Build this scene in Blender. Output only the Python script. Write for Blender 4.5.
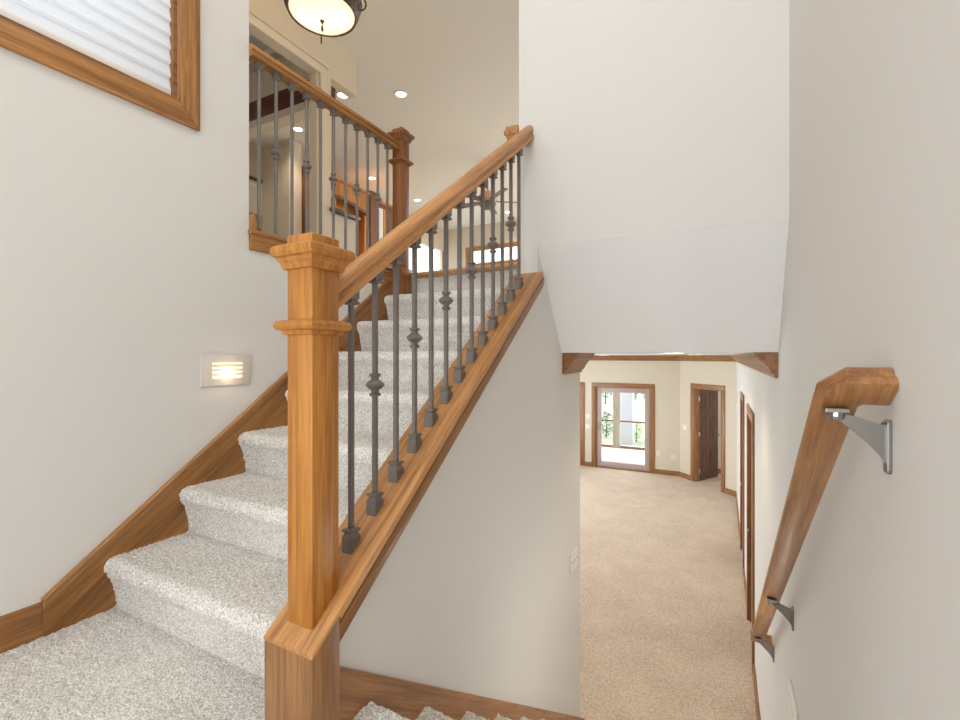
import bpy, bmesh, math, random
from mathutils import Vector, Matrix, noise
random.seed(7)
for o in list(bpy.data.objects): bpy.data.objects.remove(o)
S = bpy.context.scene
COL = S.collection
ZO = 2.845            # the numbers below are heights above eye level; everything is lifted by ZO so the lower floor lies at 0

# ------------------------------------------------------------------ camera, world, big lights, exposure
TH = math.atan2(242, 459)
cam_d = bpy.data.cameras.new('camera'); cam = bpy.data.objects.new('camera', cam_d); COL.objects.link(cam)
cam_d.sensor_width = 36; cam_d.lens = 459 / 960 * 36; cam_d.shift_y = -4 / 960; cam_d.clip_start = 0.02
cam.location = (0, 0, ZO); cam.rotation_euler = (math.pi / 2, 0, TH)
S.camera = cam
W = bpy.data.worlds.new('world'); S.world = W; W.use_nodes = True
bg = W.node_tree.nodes['Background']; bg.inputs[0].default_value = (0.90, 0.95, 1.0, 1); bg.inputs[1].default_value = 3.6
S.view_settings.view_transform = 'Standard'; S.view_settings.look = 'None'; S.view_settings.gamma = 1
S.view_settings.use_curve_mapping = False; S.view_settings.exposure = 0.0

def area(name, loc, rot, sx, sy, power, color=(1, 1, 1)):
    l = bpy.data.lights.new(name, 'AREA'); l.shape = 'RECTANGLE'; l.size = sx; l.size_y = sy; l.energy = power; l.color = color
    o = bpy.data.objects.new(name, l); COL.objects.link(o); o.location = (loc[0], loc[1], loc[2] + ZO); o.rotation_euler = rot
    return o
PI = math.pi
# added fill lamps, and daylight of the side window and the lower room's windows
area('entry_fill', (-1.1, -2.25, 0.05), (PI / 2, 0, -0.12), 1.8, 1.9, 15, (1.0, 0.99, 0.98))  # added fill from behind the camera, brightens the whole stairwell
area('stairwell_fill', (-0.6, 0.3, 3.80), (0, 0, 0), 1.4, 2.0, 45, (1.0, 0.98, 0.96))  # added overhead fill for the treads and the stairwell walls
area('side_window_daylight', (-2.62, 0.28, 1.9), (PI / 2, 0, -PI / 2), 1.7, 1.4, 19, (0.90, 0.95, 1.0))
area('great_room_fill', (4.5, 7.5, 2.2), (PI / 2, 0, PI / 2), 7.0, 2.8, 900, (1.0, 0.985, 0.97))  # added fill from the unseen side of the great room
area('great_room_far_fill', (1.5, 11.7, 2.2), (-PI / 2, 0, 0), 5.0, 2.8, 520, (1.0, 0.985, 0.97))  # second added fill, out of view, lifts the upstairs walls and ceiling
area('lower_room_daylight', (-4.45, 8.0, -1.4), (PI / 2, 0, -PI / 2), 5.5, 2.0, 130, (0.84, 0.93, 1.0))
S.cycles.max_bounces = 16; S.cycles.diffuse_bounces = 12

# ------------------------------------------------------------------ materials
def new_mat(name):
    m = bpy.data.materials.new(name); m.use_nodes = True
    nt = m.node_tree; return m, nt, nt.nodes['Principled BSDF']
def plain(name, c, rough=0.5, metal=0.0, bump=0.0, bscale=60, emit=None, es=0, var=0.0, vscale=6, trans=0.0):
    m, nt, b = new_mat(name)
    b.inputs['Base Color'].default_value = (*c, 1); b.inputs['Roughness'].default_value = rough; b.inputs['Metallic'].default_value = metal
    b.inputs['Transmission Weight'].default_value = trans
    N, L = nt.nodes, nt.links
    tc = N.new('ShaderNodeTexCoord')
    if var:
        nz = N.new('ShaderNodeTexNoise'); nz.inputs['Scale'].default_value = vscale; nz.inputs['Detail'].default_value = 4
        L.new(tc.outputs['Object'], nz.inputs['Vector'])
        r = N.new('ShaderNodeValToRGB')
        r.color_ramp.elements[0].position = 0.3; r.color_ramp.elements[1].position = 0.7
        r.color_ramp.elements[0].color = (*[x * (1 - var) for x in c], 1); r.color_ramp.elements[1].color = (*[min(1, x * (1 + var)) for x in c], 1)
        L.new(nz.outputs[0], r.inputs[0]); L.new(r.outputs[0], b.inputs['Base Color'])
    if bump:
        nz2 = N.new('ShaderNodeTexNoise'); nz2.inputs['Scale'].default_value = bscale; nz2.inputs['Detail'].default_value = 3
        L.new(tc.outputs['Object'], nz2.inputs['Vector'])
        bp = N.new('ShaderNodeBump'); bp.inputs['Strength'].default_value = bump; bp.inputs['Distance'].default_value = 0.004
        L.new(nz2.outputs[0], bp.inputs['Height']); L.new(bp.outputs[0], b.inputs['Normal'])
    if emit:
        b.inputs['Emission Color'].default_value = (*emit, 1); b.inputs['Emission Strength'].default_value = es
    return m
def wood(name, d, dark, light, rough=0.38, scale=1.0):
    """oak with its grain running along direction d"""
    m, nt, b = new_mat(name); N, L = nt.nodes, nt.links
    d = Vector(d).normalized()
    tc = N.new('ShaderNodeTexCoord')
    dot = N.new('ShaderNodeVectorMath'); dot.operation = 'DOT_PRODUCT'; dot.inputs[1].default_value = d
    L.new(tc.outputs['Object'], dot.inputs[0])
    sc = N.new('ShaderNodeVectorMath'); sc.operation = 'SCALE'; sc.inputs[0].default_value = d * -0.955
    L.new(dot.outputs['Value'], sc.inputs['Scale'])
    add = N.new('ShaderNodeVectorMath'); add.operation = 'ADD'
    L.new(tc.outputs['Object'], add.inputs[0]); L.new(sc.outputs[0], add.inputs[1])
    n1 = N.new('ShaderNodeTexNoise'); n1.inputs['Scale'].default_value = 55 * scale; n1.inputs['Detail'].default_value = 6; n1.inputs['Roughness'].default_value = 0.6
    n1.inputs['Distortion'].default_value = 0.6
    n2 = N.new('ShaderNodeTexNoise'); n2.inputs['Scale'].default_value = 230 * scale; n2.inputs['Detail'].default_value = 2
    n3 = N.new('ShaderNodeTexNoise'); n3.inputs['Scale'].default_value = 14 * scale; n3.inputs['Detail'].default_value = 2
    for n in (n1, n2, n3): L.new(add.outputs[0], n.inputs['Vector'])
    ma = N.new('ShaderNodeMath'); ma.operation = 'MULTIPLY_ADD'; ma.inputs[1].default_value = 0.45
    L.new(n2.outputs[0], ma.inputs[0]); L.new(n1.outputs[0], ma.inputs[2])
    mb = N.new('ShaderNodeMath'); mb.operation = 'MULTIPLY_ADD'; mb.inputs[1].default_value = 0.5
    L.new(n3.outputs[0], mb.inputs[0]); L.new(ma.outputs[0], mb.inputs[2])
    r = N.new('ShaderNodeValToRGB'); e = r.color_ramp.elements
    mr = N.new('ShaderNodeMapRange'); mr.inputs[1].default_value = 0.80; mr.inputs[2].default_value = 1.17
    L.new(mb.outputs[0], mr.inputs[0]); L.new(mr.outputs[0], r.inputs[0])
    e[0].position = 0.0; e[1].position = 1.0; e[0].color = (*dark, 1); e[1].color = (*light, 1)
    L.new(r.outputs[0], b.inputs['Base Color'])
    b.inputs['Roughness'].default_value = rough
    bp = N.new('ShaderNodeBump'); bp.inputs['Strength'].default_value = 0.12; bp.inputs['Distance'].default_value = 0.002
    L.new(mb.outputs[0], bp.inputs['Height']); L.new(bp.outputs[0], b.inputs['Normal'])
    return m
def carpet(name, dark, light, scale, bump=0.6):
    m, nt, b = new_mat(name); N, L = nt.nodes, nt.links
    tc = N.new('ShaderNodeTexCoord')
    n1 = N.new('ShaderNodeTexNoise'); n1.inputs['Scale'].default_value = scale; n1.inputs['Detail'].default_value = 2; n1.inputs['Roughness'].default_value = 0.7
    n2 = N.new('ShaderNodeTexNoise'); n2.inputs['Scale'].default_value = 3.0; n2.inputs['Detail'].default_value = 2
    L.new(tc.outputs['Object'], n1.inputs['Vector']); L.new(tc.outputs['Object'], n2.inputs['Vector'])
    ma = N.new('ShaderNodeMath'); ma.operation = 'MULTIPLY_ADD'; ma.inputs[1].default_value = 0.25
    L.new(n2.outputs[0], ma.inputs[0]); L.new(n1.outputs[0], ma.inputs[2])
    mr = N.new('ShaderNodeMapRange'); mr.inputs[1].default_value = 0.42; mr.inputs[2].default_value = 0.78
    r = N.new('ShaderNodeValToRGB'); r.color_ramp.elements[0].color = (*dark, 1); r.color_ramp.elements[1].color = (*light, 1)
    L.new(ma.outputs[0], mr.inputs[0]); L.new(mr.outputs[0], r.inputs[0]); L.new(r.outputs[0], b.inputs['Base Color'])
    b.inputs['Roughness'].default_value = 0.95; b.inputs['Specular IOR Level'].default_value = 0.1
    b.inputs['Sheen Weight'].default_value = 0.15
    bp = N.new('ShaderNodeBump'); bp.inputs['Strength'].default_value = bump; bp.inputs['Distance'].default_value = 0.006
    L.new(n1.outputs[0], bp.inputs['Height']); L.new(bp.outputs[0], b.inputs['Normal'])
    return m
SL = (0, 1, 0.736); DN = (0, 1, -0.735)
OD, OL = (0.23, 0.096, 0.023), (0.47, 0.218, 0.064)
M = dict(
    wall=plain('wall_paint', (0.70, 0.685, 0.655), 0.8, bump=0.08, bscale=90),
    wallw=plain('wall_paint_warm_lit', (0.64, 0.575, 0.465), 0.8, bump=0.05, bscale=90),  # wall paint with the warm lamplight mixed into its colour
    ceil=plain('ceiling_paint', (0.74, 0.72, 0.68), 0.9, bump=0.15, bscale=120),
    soffit=plain('soffit_paint', (0.88, 0.885, 0.89), 0.9, bump=0.35, bscale=45),
    post=wood('oak_post', (0, 0, 1), (0.34, 0.118, 0.014), (0.56, 0.24, 0.04)),
    oakz=wood('oak_vertical', (0, 0, 1), OD, OL), oakx=wood('oak_crosswise', (1, 0, 0), OD, OL), oaky=wood('oak_lengthwise', (0, 1, 0), OD, OL),
    oaks=wood('oak_rising', SL, (0.33, 0.145, 0.042), (0.61, 0.305, 0.11)), oakd=wood('oak_falling', DN, (0.24, 0.10, 0.032), (0.44, 0.21, 0.08)),
    skirt=wood('oak_skirt', SL, (0.165, 0.066, 0.014), (0.35, 0.158, 0.042)), base=wood('oak_base', (0, 1, 0), (0.17, 0.068, 0.018), (0.35, 0.155, 0.05)),
    basex=wood('oak_base_cross', (1, 0, 0), (0.19, 0.085, 0.03), (0.36, 0.18, 0.07)),
    boxz=wood('oak_newel_box', (0, 0, 1), (0.20, 0.088, 0.030), (0.37, 0.18, 0.068)), capw=wood('oak_skirt_cap', SL, (0.23, 0.098, 0.028), (0.44, 0.208, 0.068)),
    newelb=wood('oak_balcony_newel', (0, 0, 1), (0.15, 0.052, 0.014), (0.31, 0.122, 0.035)), upfloor=plain('upper_floor_bounce', (0.62, 0.60, 0.56), 0.95, bump=0.4, bscale=150),  # unseen upper floor made pale so it bounces neutral light
    nosing=wood('oak_nosing', (1, 0, 0), (0.40, 0.20, 0.085), (0.68, 0.38, 0.18)),
    dark=wood('dark_door_wood', (0, 0, 1), (0.085, 0.036, 0.024), (0.165, 0.074, 0.050)),
    cherry=wood('cherry_beam_wood', (1, 0, 0), (0.07, 0.018, 0.010), (0.15, 0.045, 0.025)),
    cab=wood('cabinet_wood', (0, 0, 1), (0.38, 0.13, 0.022), (0.62, 0.27, 0.06)), cabd=wood('dark_cabinet_wood', (0, 0, 1), (0.12, 0.045, 0.015), (0.25, 0.10, 0.035)),
    stair=carpet('stair_carpet', (0.33, 0.30, 0.265), (0.96, 0.94, 0.895), 170, 0.7),
    lower=carpet('lower_carpet', (0.40, 0.31, 0.23), (0.66, 0.55, 0.435), 70, 0.5),
    iron=plain('pewter_iron', (0.185, 0.165, 0.15), 0.42, 0.35),
    bronze=plain('bronze', (0.10, 0.075, 0.06), 0.5, 0.6, bump=0.8, bscale=140, var=0.4, vscale=60),
    nickel=plain('brushed_nickel', (0.33, 0.315, 0.30), 0.32, 1.0),
    white=plain('white_plastic', (0.80, 0.77, 0.73), 0.4), almond=plain('almond_plastic', (0.66, 0.62, 0.56), 0.45),
    slot=plain('louver_glow', (0.9, 0.8, 0.7), 0.5, emit=(1.0, 0.80, 0.62), es=0.6),
    can=plain('lamp_disc', (1, 1, 1), 0.5, emit=(1.0, 0.93, 0.82), es=6.0),
    vinyl=plain('painted_door_frame', (0.44, 0.35, 0.33), 0.5),
    steel=plain('fan_metal', (0.20, 0.18, 0.165), 0.45, 0.4), copper=plain('copper_glass', (0.70, 0.42, 0.30), 0.3),
    slab=plain('dark_stone_ledge', (0.10, 0.085, 0.07), 0.4, var=0.3, vscale=40),
    concrete=plain('patio_concrete', (0.72, 0.70, 0.68), 0.9, var=0.08), lawn=plain('lawn', (0.42, 0.46, 0.30), 1, var=0.25, vscale=3),
    grey=plain('grey_column_paint', (0.52, 0.54, 0.60), 0.7), timber=wood('weathered_timber', (0, 0, 1), (0.24, 0.20, 0.16), (0.42, 0.37, 0.31)),
    leafb=plain('bluish_leaves', (0.09, 0.17, 0.15), 0.7, var=0.5, vscale=9), leafg=plain('green_leaves', (0.22, 0.33, 0.13), 0.7, var=0.5, vscale=9),
    bark=plain('bark', (0.16, 0.12, 0.09), 0.9),
)
def glass_mat():
    m, nt, b = new_mat('window_glass'); N, L = nt.nodes, nt.links
    tr = N.new('ShaderNodeBsdfTransparent'); gl = N.new('ShaderNodeBsdfGlossy'); gl.inputs['Roughness'].default_value = 0.02
    mx = N.new('ShaderNodeMixShader'); lw = N.new('ShaderNodeLayerWeight'); pw = N.new('ShaderNodeMath'); pw.operation = 'POWER'; pw.inputs[1].default_value = 5; L.new(lw.outputs['Facing'], pw.inputs[0])
    fr = N.new('ShaderNodeMath'); fr.operation = 'MULTIPLY_ADD'; fr.inputs[1].default_value = 0.6; fr.inputs[2].default_value = 0.04; L.new(pw.outputs[0], fr.inputs[0])
    L.new(fr.outputs[0], mx.inputs[0]); L.new(tr.outputs[0], mx.inputs[1]); L.new(gl.outputs[0], mx.inputs[2])
    L.new(mx.outputs[0], N['Material Output'].inputs[0]); return m
M['glass'] = glass_mat()
def shade_mat():
    m, nt, b = new_mat('pleated_fabric'); N, L = nt.nodes, nt.links
    d = N.new('ShaderNodeBsdfDiffuse'); d.inputs[0].default_value = (0.80, 0.83, 0.87, 1)
    t = N.new('ShaderNodeBsdfTranslucent'); t.inputs[0].default_value = (0.74, 0.80, 0.88, 1)
    mx = N.new('ShaderNodeMixShader'); mx.inputs[0].default_value = 0.30
    L.new(d.outputs[0], mx.inputs[1]); L.new(t.outputs[0], mx.inputs[2]); L.new(mx.outputs[0], N['Material Output'].inputs[0]); return m
M['shade'] = shade_mat()
def bowl_mat():
    m, nt, b = new_mat('alabaster_glass'); N, L = nt.nodes, nt.links
    tc = N.new('ShaderNodeTexCoord'); nz = N.new('ShaderNodeTexNoise'); nz.inputs['Scale'].default_value = 25; nz.inputs['Detail'].default_value = 5
    L.new(tc.outputs['Object'], nz.inputs['Vector'])
    r = N.new('ShaderNodeValToRGB'); r.color_ramp.elements[0].color = (0.85, 0.70, 0.52, 1); r.color_ramp.elements[1].color = (1, 0.90, 0.76, 1)
    L.new(nz.outputs[0], r.inputs[0])
    d = N.new('ShaderNodeBsdfTranslucent'); L.new(r.outputs[0], d.inputs[0])
    g = N.new('ShaderNodeBsdfDiffuse'); L.new(r.outputs[0], g.inputs[0])
    mx = N.new('ShaderNodeMixShader'); mx.inputs[0].default_value = 0.35
    L.new(d.outputs[0], mx.inputs[1]); L.new(g.outputs[0], mx.inputs[2])
    em = N.new('ShaderNodeEmission'); L.new(r.outputs[0], em.inputs[0]); em.inputs[1].default_value = 0.36
    ad = N.new('ShaderNodeAddShader'); L.new(mx.outputs[0], ad.inputs[0]); L.new(em.outputs[0], ad.inputs[1])
    L.new(ad.outputs[0], N['Material Output'].inputs[0]); return m
M['bowl'] = bowl_mat()

# ------------------------------------------------------------------ mesh helpers
def B(): return bmesh.new()
def box(bm, x0, x1, y0, y1, z0, z1, bev=0.0):
    vs = [bm.verts.new((x, y, z)) for z in (z0, z1) for y in (y0, y1) for x in (x0, x1)]
    fs = [bm.faces.new([vs[i] for i in f]) for f in ((0, 2, 3, 1), (4, 5, 7, 6), (0, 1, 5, 4), (2, 6, 7, 3), (0, 4, 6, 2), (1, 3, 7, 5))]
    if bev:
        es = {e for f in fs for e in f.edges}
        bmesh.ops.bevel(bm, geom=list(es), offset=bev, segments=2, affect='EDGES', profile=0.5)
    return bm
def loft(bm, rings, cap=True, closed=True):
    R = [[bm.verts.new(p) for p in ring] for ring in rings]
    n = len(R[0])
    for a, b in zip(R, R[1:]):
        for i in range(n if closed else n - 1):
            j = (i + 1) % n
            bm.faces.new((a[i], a[j], b[j], b[i]))
    if cap:
        bm.faces.new(list(reversed(R[0]))); bm.faces.new(R[-1])
    return bm
def prism(bm, pts, axis, a0, a1, bev=0.0):
    """polygon pts in the plane across an axis ('x': (y,z), 'y': (x,z), 'z': (x,y)), pushed from a0 to a1"""
    f = {'x': lambda p, a: (a, p[0], p[1]), 'y': lambda p, a: (p[0], a, p[1]), 'z': lambda p, a: (p[0], p[1], a)}[axis]
    n0 = len(bm.edges)
    before = set(bm.edges)
    loft(bm, [[f(p, a0) for p in pts], [f(p, a1) for p in pts]])
    if bev:
        es = [e for e in bm.edges if e not in before]
        bmesh.ops.bevel(bm, geom=es, offset=bev, segments=2, affect='EDGES', profile=0.5)
    return bm
def lathe(bm, prof, c=(0, 0, 0), n=16):
    loft(bm, [[(c[0] + r * math.cos(2 * PI * i / n), c[1] + r * math.sin(2 * PI * i / n), c[2] + z) for i in range(n)] for r, z in prof])
    return bm
def tube(bm, pts, r, n=8):
    pts = [Vector(p) for p in pts]; rings = []
    rs = r if isinstance(r, (list, tuple)) else [r] * len(pts)
    ref = None
    for i, p in enumerate(pts):
        t = (pts[min(i + 1, len(pts) - 1)] - pts[max(i - 1, 0)]).normalized()
        if ref is None: ref = Vector((0, 0, 1)) if abs(t.z) < 0.9 else Vector((1, 0, 0))
        u = t.cross(ref).normalized(); v = u.cross(t); ref = v
        rings.append([p + (u * math.cos(2 * PI * k / n) + v * math.sin(2 * PI * k / n)) * rs[i] for k in range(n)])
    return loft(bm, rings)
def square_stack(bm, cx, cy, levels):
    """square sections (half width, z) lofted on one another: caps, collars, shoes"""
    loft(bm, [[(cx - h, cy - h, z), (cx + h, cy - h, z), (cx + h, cy + h, z), (cx - h, cy + h, z)] for h, z in levels])
    return bm
def xf(bm, mat): bm.transform(mat); return bm

def finish(name, bm, mat, smooth):
    bmesh.ops.recalc_face_normals(bm, faces=bm.faces[:])
    me = bpy.data.meshes.new(name); bm.to_mesh(me); bm.free()
    me.materials.append(M[mat] if isinstance(mat, str) else mat)
    if smooth:
        for p in me.polygons: p.use_smooth = True
        try: me.set_sharp_from_angle(angle=math.radians(38))
        except Exception: pass
    o = bpy.data.objects.new(name, me); COL.objects.link(o); return o
def tag(o, label=None, cat=None, group=None, kind=None):
    for k, v in (('label', label), ('category', cat), ('group', group), ('kind', kind)):
        if v: o[k] = v
    return o
def wloc(o):
    v = Vector((0, 0, 0))
    while o: v += o.location; o = o.parent
    return v
def part(name, bm, mat, parent, smooth=True, label=None):
    o = finish(name, bm, mat, smooth)
    pl = wloc(parent)
    c = Vector([(min(v.co[k] for v in o.data.vertices) + max(v.co[k] for v in o.data.vertices)) / 2 for k in range(3)])
    o.data.transform(Matrix.Translation(-c)); o.parent = parent; o.location = c - pl
    if label: o['label'] = label
    return o
def solo(name, bm, mat, label=None, cat=None, group=None, kind=None, smooth=True):
    o = finish(name, bm, mat, smooth)
    xs = [v.co for v in o.data.vertices]
    c = Vector(((min(v.x for v in xs) + max(v.x for v in xs)) / 2, (min(v.y for v in xs) + max(v.y for v in xs)) / 2, min(v.z for v in xs)))
    o.data.transform(Matrix.Translation(-c)); o.location = c
    return tag(o, label, cat, group, kind)
def struct(name, bm, mat, smooth=False, label=None, cat=None):
    return solo(name, bm, mat, label, cat, None, 'structure', smooth)
def thing(name, loc, label, cat, group=None, kind=None):
    o = bpy.data.objects.new(name, None); COL.objects.link(o); o.location = loc; o.empty_display_size = 0.1
    return tag(o, label, cat, group, kind)
def copy_part(o, parent, off):
    c = o.copy(); COL.objects.link(c); c.parent = parent; c.location = o.location + Vector(off)
    for ch in list(o.children):
        d = ch.copy(); COL.objects.link(d); d.parent = c
    return c
def holed(bm, axis, a0, a1, u0, u1, v0, v1, holes):
    """a wall slab across `axis` (x or y) from a0..a1, spanning u (other horizontal) and v (height), with rectangular holes"""
    us = sorted({u0, u1, *[h[0] for h in holes], *[h[1] for h in holes]}); vs = sorted({v0, v1, *[h[2] for h in holes], *[h[3] for h in holes]})
    for i in range(len(us) - 1):
        for j in range(len(vs) - 1):
            cu, cv = (us[i] + us[i + 1]) / 2, (vs[j] + vs[j + 1]) / 2
            if any(h[0] < cu < h[1] and h[2] < cv < h[3] for h in holes): continue
            if axis == 'x': box(bm, a0, a1, us[i], us[i + 1], vs[j], vs[j + 1])
            else: box(bm, us[i], us[i + 1], a0, a1, vs[j], vs[j + 1])
    bmesh.ops.remove_doubles(bm, verts=bm.verts[:], dist=1e-5)
    seen = {}
    for f in list(bm.faces):                       # drop the doubled faces between neighbouring cells
        k = tuple(round(c, 4) for c in f.calc_center_median())
        seen.setdefault(k, []).append(f)
    kill = [f for fl in seen.values() if len(fl) > 1 for f in fl]
    if kill: bmesh.ops.delete(bm, geom=kill, context='FACES_ONLY')
    return bm

# ------------------------------------------------------------------ key dimensions
XL, XR = -2.155, 0.258                 # left stair wall, right wall
RISE, RUN, Y0, ZLAND = 0.205, 0.28, 0.945, -1.0
ZUP, ZLOW, CZ, ZSOF = 0.64, -2.845, 3.84, 0.02
XC0, XC1 = -1.01, -0.90                # wall between the two flights
YF = 2.385                             # wall over the lower flight
def shoe_z(y): return -0.717 + 0.736 * (y - 0.783)

# ------------------------------------------------------------------ structure
bm = holed(B(), 'x', XL - 0.14, XL, -2.2, 1.536, -1.25, CZ, [(-0.62, 1.186, 1.135, 2.6)])
struct('wall_left', bm, 'wall')
struct('wall_stair_side', box(B(), XL - 0.14, XL, 1.536, 2.9, -1.25, 0.548), 'wall')
struct('wall_right', holed(B(), 'x', XR, XR + 0.14, -2.2, 10.60, ZLOW, CZ, [(4.86, 5.72, ZLOW, -0.62), (6.95, 7.75, ZLOW, -0.62)]), 'wall')
bm = box(B(), XC0, XR, YF, YF + 0.11, 0.605, CZ)
struct('wall_front', bm, 'wall')
bm = B()
prism(bm, [(0.874, ZLOW), (3.243, ZLOW), (3.243, 0.605), (YF, 0.605), (YF, shoe_z(YF) - 0.03), (0.874, shoe_z(0.874) - 0.03)], 'x', XC0, XC1)
struct('wall_center', bm, 'wall')
bm = B(); prism(bm, [(YF, 0.605), (2.82, ZSOF), (2.829, ZSOF), (2.829, 0.605)], 'x', XC1, XR)
struct('soffit', bm, 'soffit')
struct('ceiling_lower', box(B(), -4.6, XR, 2.83, 12.0, ZSOF, ZSOF + 0.10), 'soffit')
struct('floor_lower', box(B(), -4.6, 1.6, 2.2, 12.7, ZLOW - 0.08, ZLOW), 'lower')
struct('wall_under_stair', box(B(), -4.6, XC0, 3.133, 3.243, ZLOW, ZSOF), 'wallw')
struct('wall_lower_left', holed(B(), 'x', -4.72, -4.6, 3.133, 11.8, ZLOW, ZSOF, [(4.6, 7.2, -1.9, -0.7), (8.2, 10.8, -1.9, -0.7)]), 'wallw')
struct('wall_patio', holed(B(), 'y', 11.8, 11.95, -4.72, -0.874, ZLOW, ZSOF, [(-2.87, -1.54, ZLOW, -0.78), (-4.2, -3.25, ZLOW, -0.78)]), 'wallw')
# the 45 degree wall with the open door
A0, A1 = Vector((-0.874, 11.80)), Vector((XR, 10.60))
ang = math.atan2(A1.y - A0.y, A1.x - A0.x); LEN = (A1 - A0).length
TA = Matrix.Translation((A0.x, A0.y, 0)) @ Matrix.Rotation(ang, 4, 'Z')
bm = holed(B(), 'y', 0, 0.12, 0, LEN, ZLOW, ZSOF, [(0.46, 1.26, ZLOW, -0.72)])
struct('wall_angled', xf(bm, TA), 'wallw')
struct('wall_back_room', box(B(), -0.95, 1.6, 12.55, 12.65, ZLOW, ZSOF), 'wallw')
struct('wall_back_room_side', box(B(), 1.5, 1.6, 10.6, 12.55, ZLOW, ZSOF), 'wallw')
struct('ceiling_back_room', box(B(), -0.874, 1.6, 10.6, 12.65, ZSOF + 0.101, ZSOF + 0.15), 'soffit')
# upper storey
struct('floor_upper', prism(B(), [(-9.5, 2.93), (XC0, 2.93), (XC0, 3.0), (6.0, 3.0), (6.0, 12.2), (-9.5, 12.2)], 'z', ZUP - 0.42, ZUP - 0.002), 'upfloor')
struct('floor_hall', box(B(), -9.5, XL - 0.02, -0.2, 2.93, ZUP - 0.42, ZUP - 0.002), 'upfloor')
bm = B(); box(bm, -4.24, 6.0, -2.2, 12.2, CZ, CZ + 0.1); box(bm, -7.62, -4.24, 4.46, 12.2, CZ, CZ + 0.1); box(bm, -9.5, -7.62, 4.46, 8.7, CZ, CZ + 0.1)
struct('ceiling', bm, 'ceil')
struct('ceiling_tray', box(B(), -9.5, -4.24, -0.2, 4.46, 4.10, 4.2), plain('tray_paint_shaded', (0.50, 0.47, 0.46), 0.9))  # mauve shading of the tray put into its colour
bm = B()
for q in (0.0, 0.35):
    x0, x1, y0, y1 = -8.0 + q, -4.75 - q, 0.5 + q, 4.15 - q; w = 0.05
    box(bm, x0, x1, y0, y0 + w, 4.06, 4.10); box(bm, x0, x1, y1 - w, y1, 4.06, 4.10); box(bm, x0, x0 + w, y0 + w, y1 - w, 4.06, 4.10); box(bm, x1 - w, x1, y0 + w, y1 - w, 4.06, 4.10)
struct('trim_tray', bm, 'ceil')
struct('wall_hall', holed(B(), 'x', -4.30, -4.18, -0.2, 4.50, ZUP, 4.10, [(1.2, 3.88, ZUP, 3.32), (4.067, 4.51, 1.74, 3.36)]), 'wallw')
struct('wall_great_room', holed(B(), 'y', 11.9, 12.02, -7.62, 6.0, ZUP, CZ, [(-6.66, -4.2, 2.70, 3.13)]), 'wallw')
struct('wall_kitchen', holed(B(), 'x', -7.62, -7.5, 4.6, 11.9, ZUP, CZ, [(4.95, 6.05, ZUP, 3.17), (9.4, 11.80, ZUP, 3.19)]), 'wallw')
struct('wall_beyond_kitchen', box(B(), -9.5, -9.4, 0.0, 8.6, ZUP, CZ), 'wallw')
struct('wall_back', holed(B(), 'y', -2.3, -2.2, XL - 0.14, XR + 0.14, -1.25, CZ, [(-2.05, 0.2, -0.95, 1.05)]), 'wall')  # unseen wall, its opening sized to let the light in lower
struct('wall_dining', box(B(), -9.5, -4.3, -0.3, -0.2, ZUP, 4.2), 'wallw')
struct('wall_hall_end', box(B(), -4.3, XL - 0.14, -0.3, -0.2, ZUP, CZ), 'wall')

# carpets with real pile -----------------------------------------------------------------
def pile(bm, amp, seed):
    rnd = random.Random(seed); bm.normal_update()
    mv = [(v, v.normal.copy()) for v in bm.verts]
    for v, n in mv:
        a = noise.noise(v.co * 55) * 0.6 + rnd.uniform(-1, 1) * 0.75
        v.co += n * amp * a
def step_profile(y, z, last=False):
    pts = [(y, z - RISE), (y - 0.006, z - RISE + 0.05), (y - 0.022, z - 0.085), (y - 0.036, z - 0.060)]
    for k in range(7):
        t = PI + 0.35 - k * (PI / 2 + 0.35) / 6
        pts.append((y - 0.008 + 0.036 * math.cos(t), z - 0.036 + 0.036 * math.sin(t)))
    pts.append((y + RUN + 0.004, z - 0.001))
    return pts
def resample(pts, ds):
    out = [Vector((*pts[0], 0))]
    for a, b in zip(pts, pts[1:]):
        a, b = Vector((*a, 0)), Vector((*b, 0)); n = max(1, round((b - a).length / ds))
        out += [a.lerp(b, i / n) for i in range(1, n + 1)]
    return [(p.x, p.y) for p in out]
def carpet_strip(prof, x0, x1, ds, dx, amp, seed):
    bm = B(); prof = resample(prof, ds); nx = round((x1 - x0) / dx)
    rows = [[bm.verts.new((x0 + (x1 - x0) * i / nx, y, z)) for i in range(nx + 1)] for y, z in prof]
    for a, b in zip(rows, rows[1:]):
        for i in range(nx): bm.faces.new((a[i], a[i + 1], b[i + 1], b[i]))
    pile(bm, amp, seed); return bm
def down_profile(y, z):           # one step of the lower flight: tread top at z reaching to its nosing at y, then its riser
    pts = [(y - RUN + 0.01, z), (y + 0.005, z - 0.001)]
    for k in range(1, 7):
        t = PI / 2 - k * (PI / 2 + 0.3) / 6
        pts.append((y + 0.008 + 0.034 * math.cos(t), z - 0.036 + 0.036 * math.sin(t)))
    pts += [(y + 0.024, z - 0.09), (y + 0.008, z - RISE)]
    return pts

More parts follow.
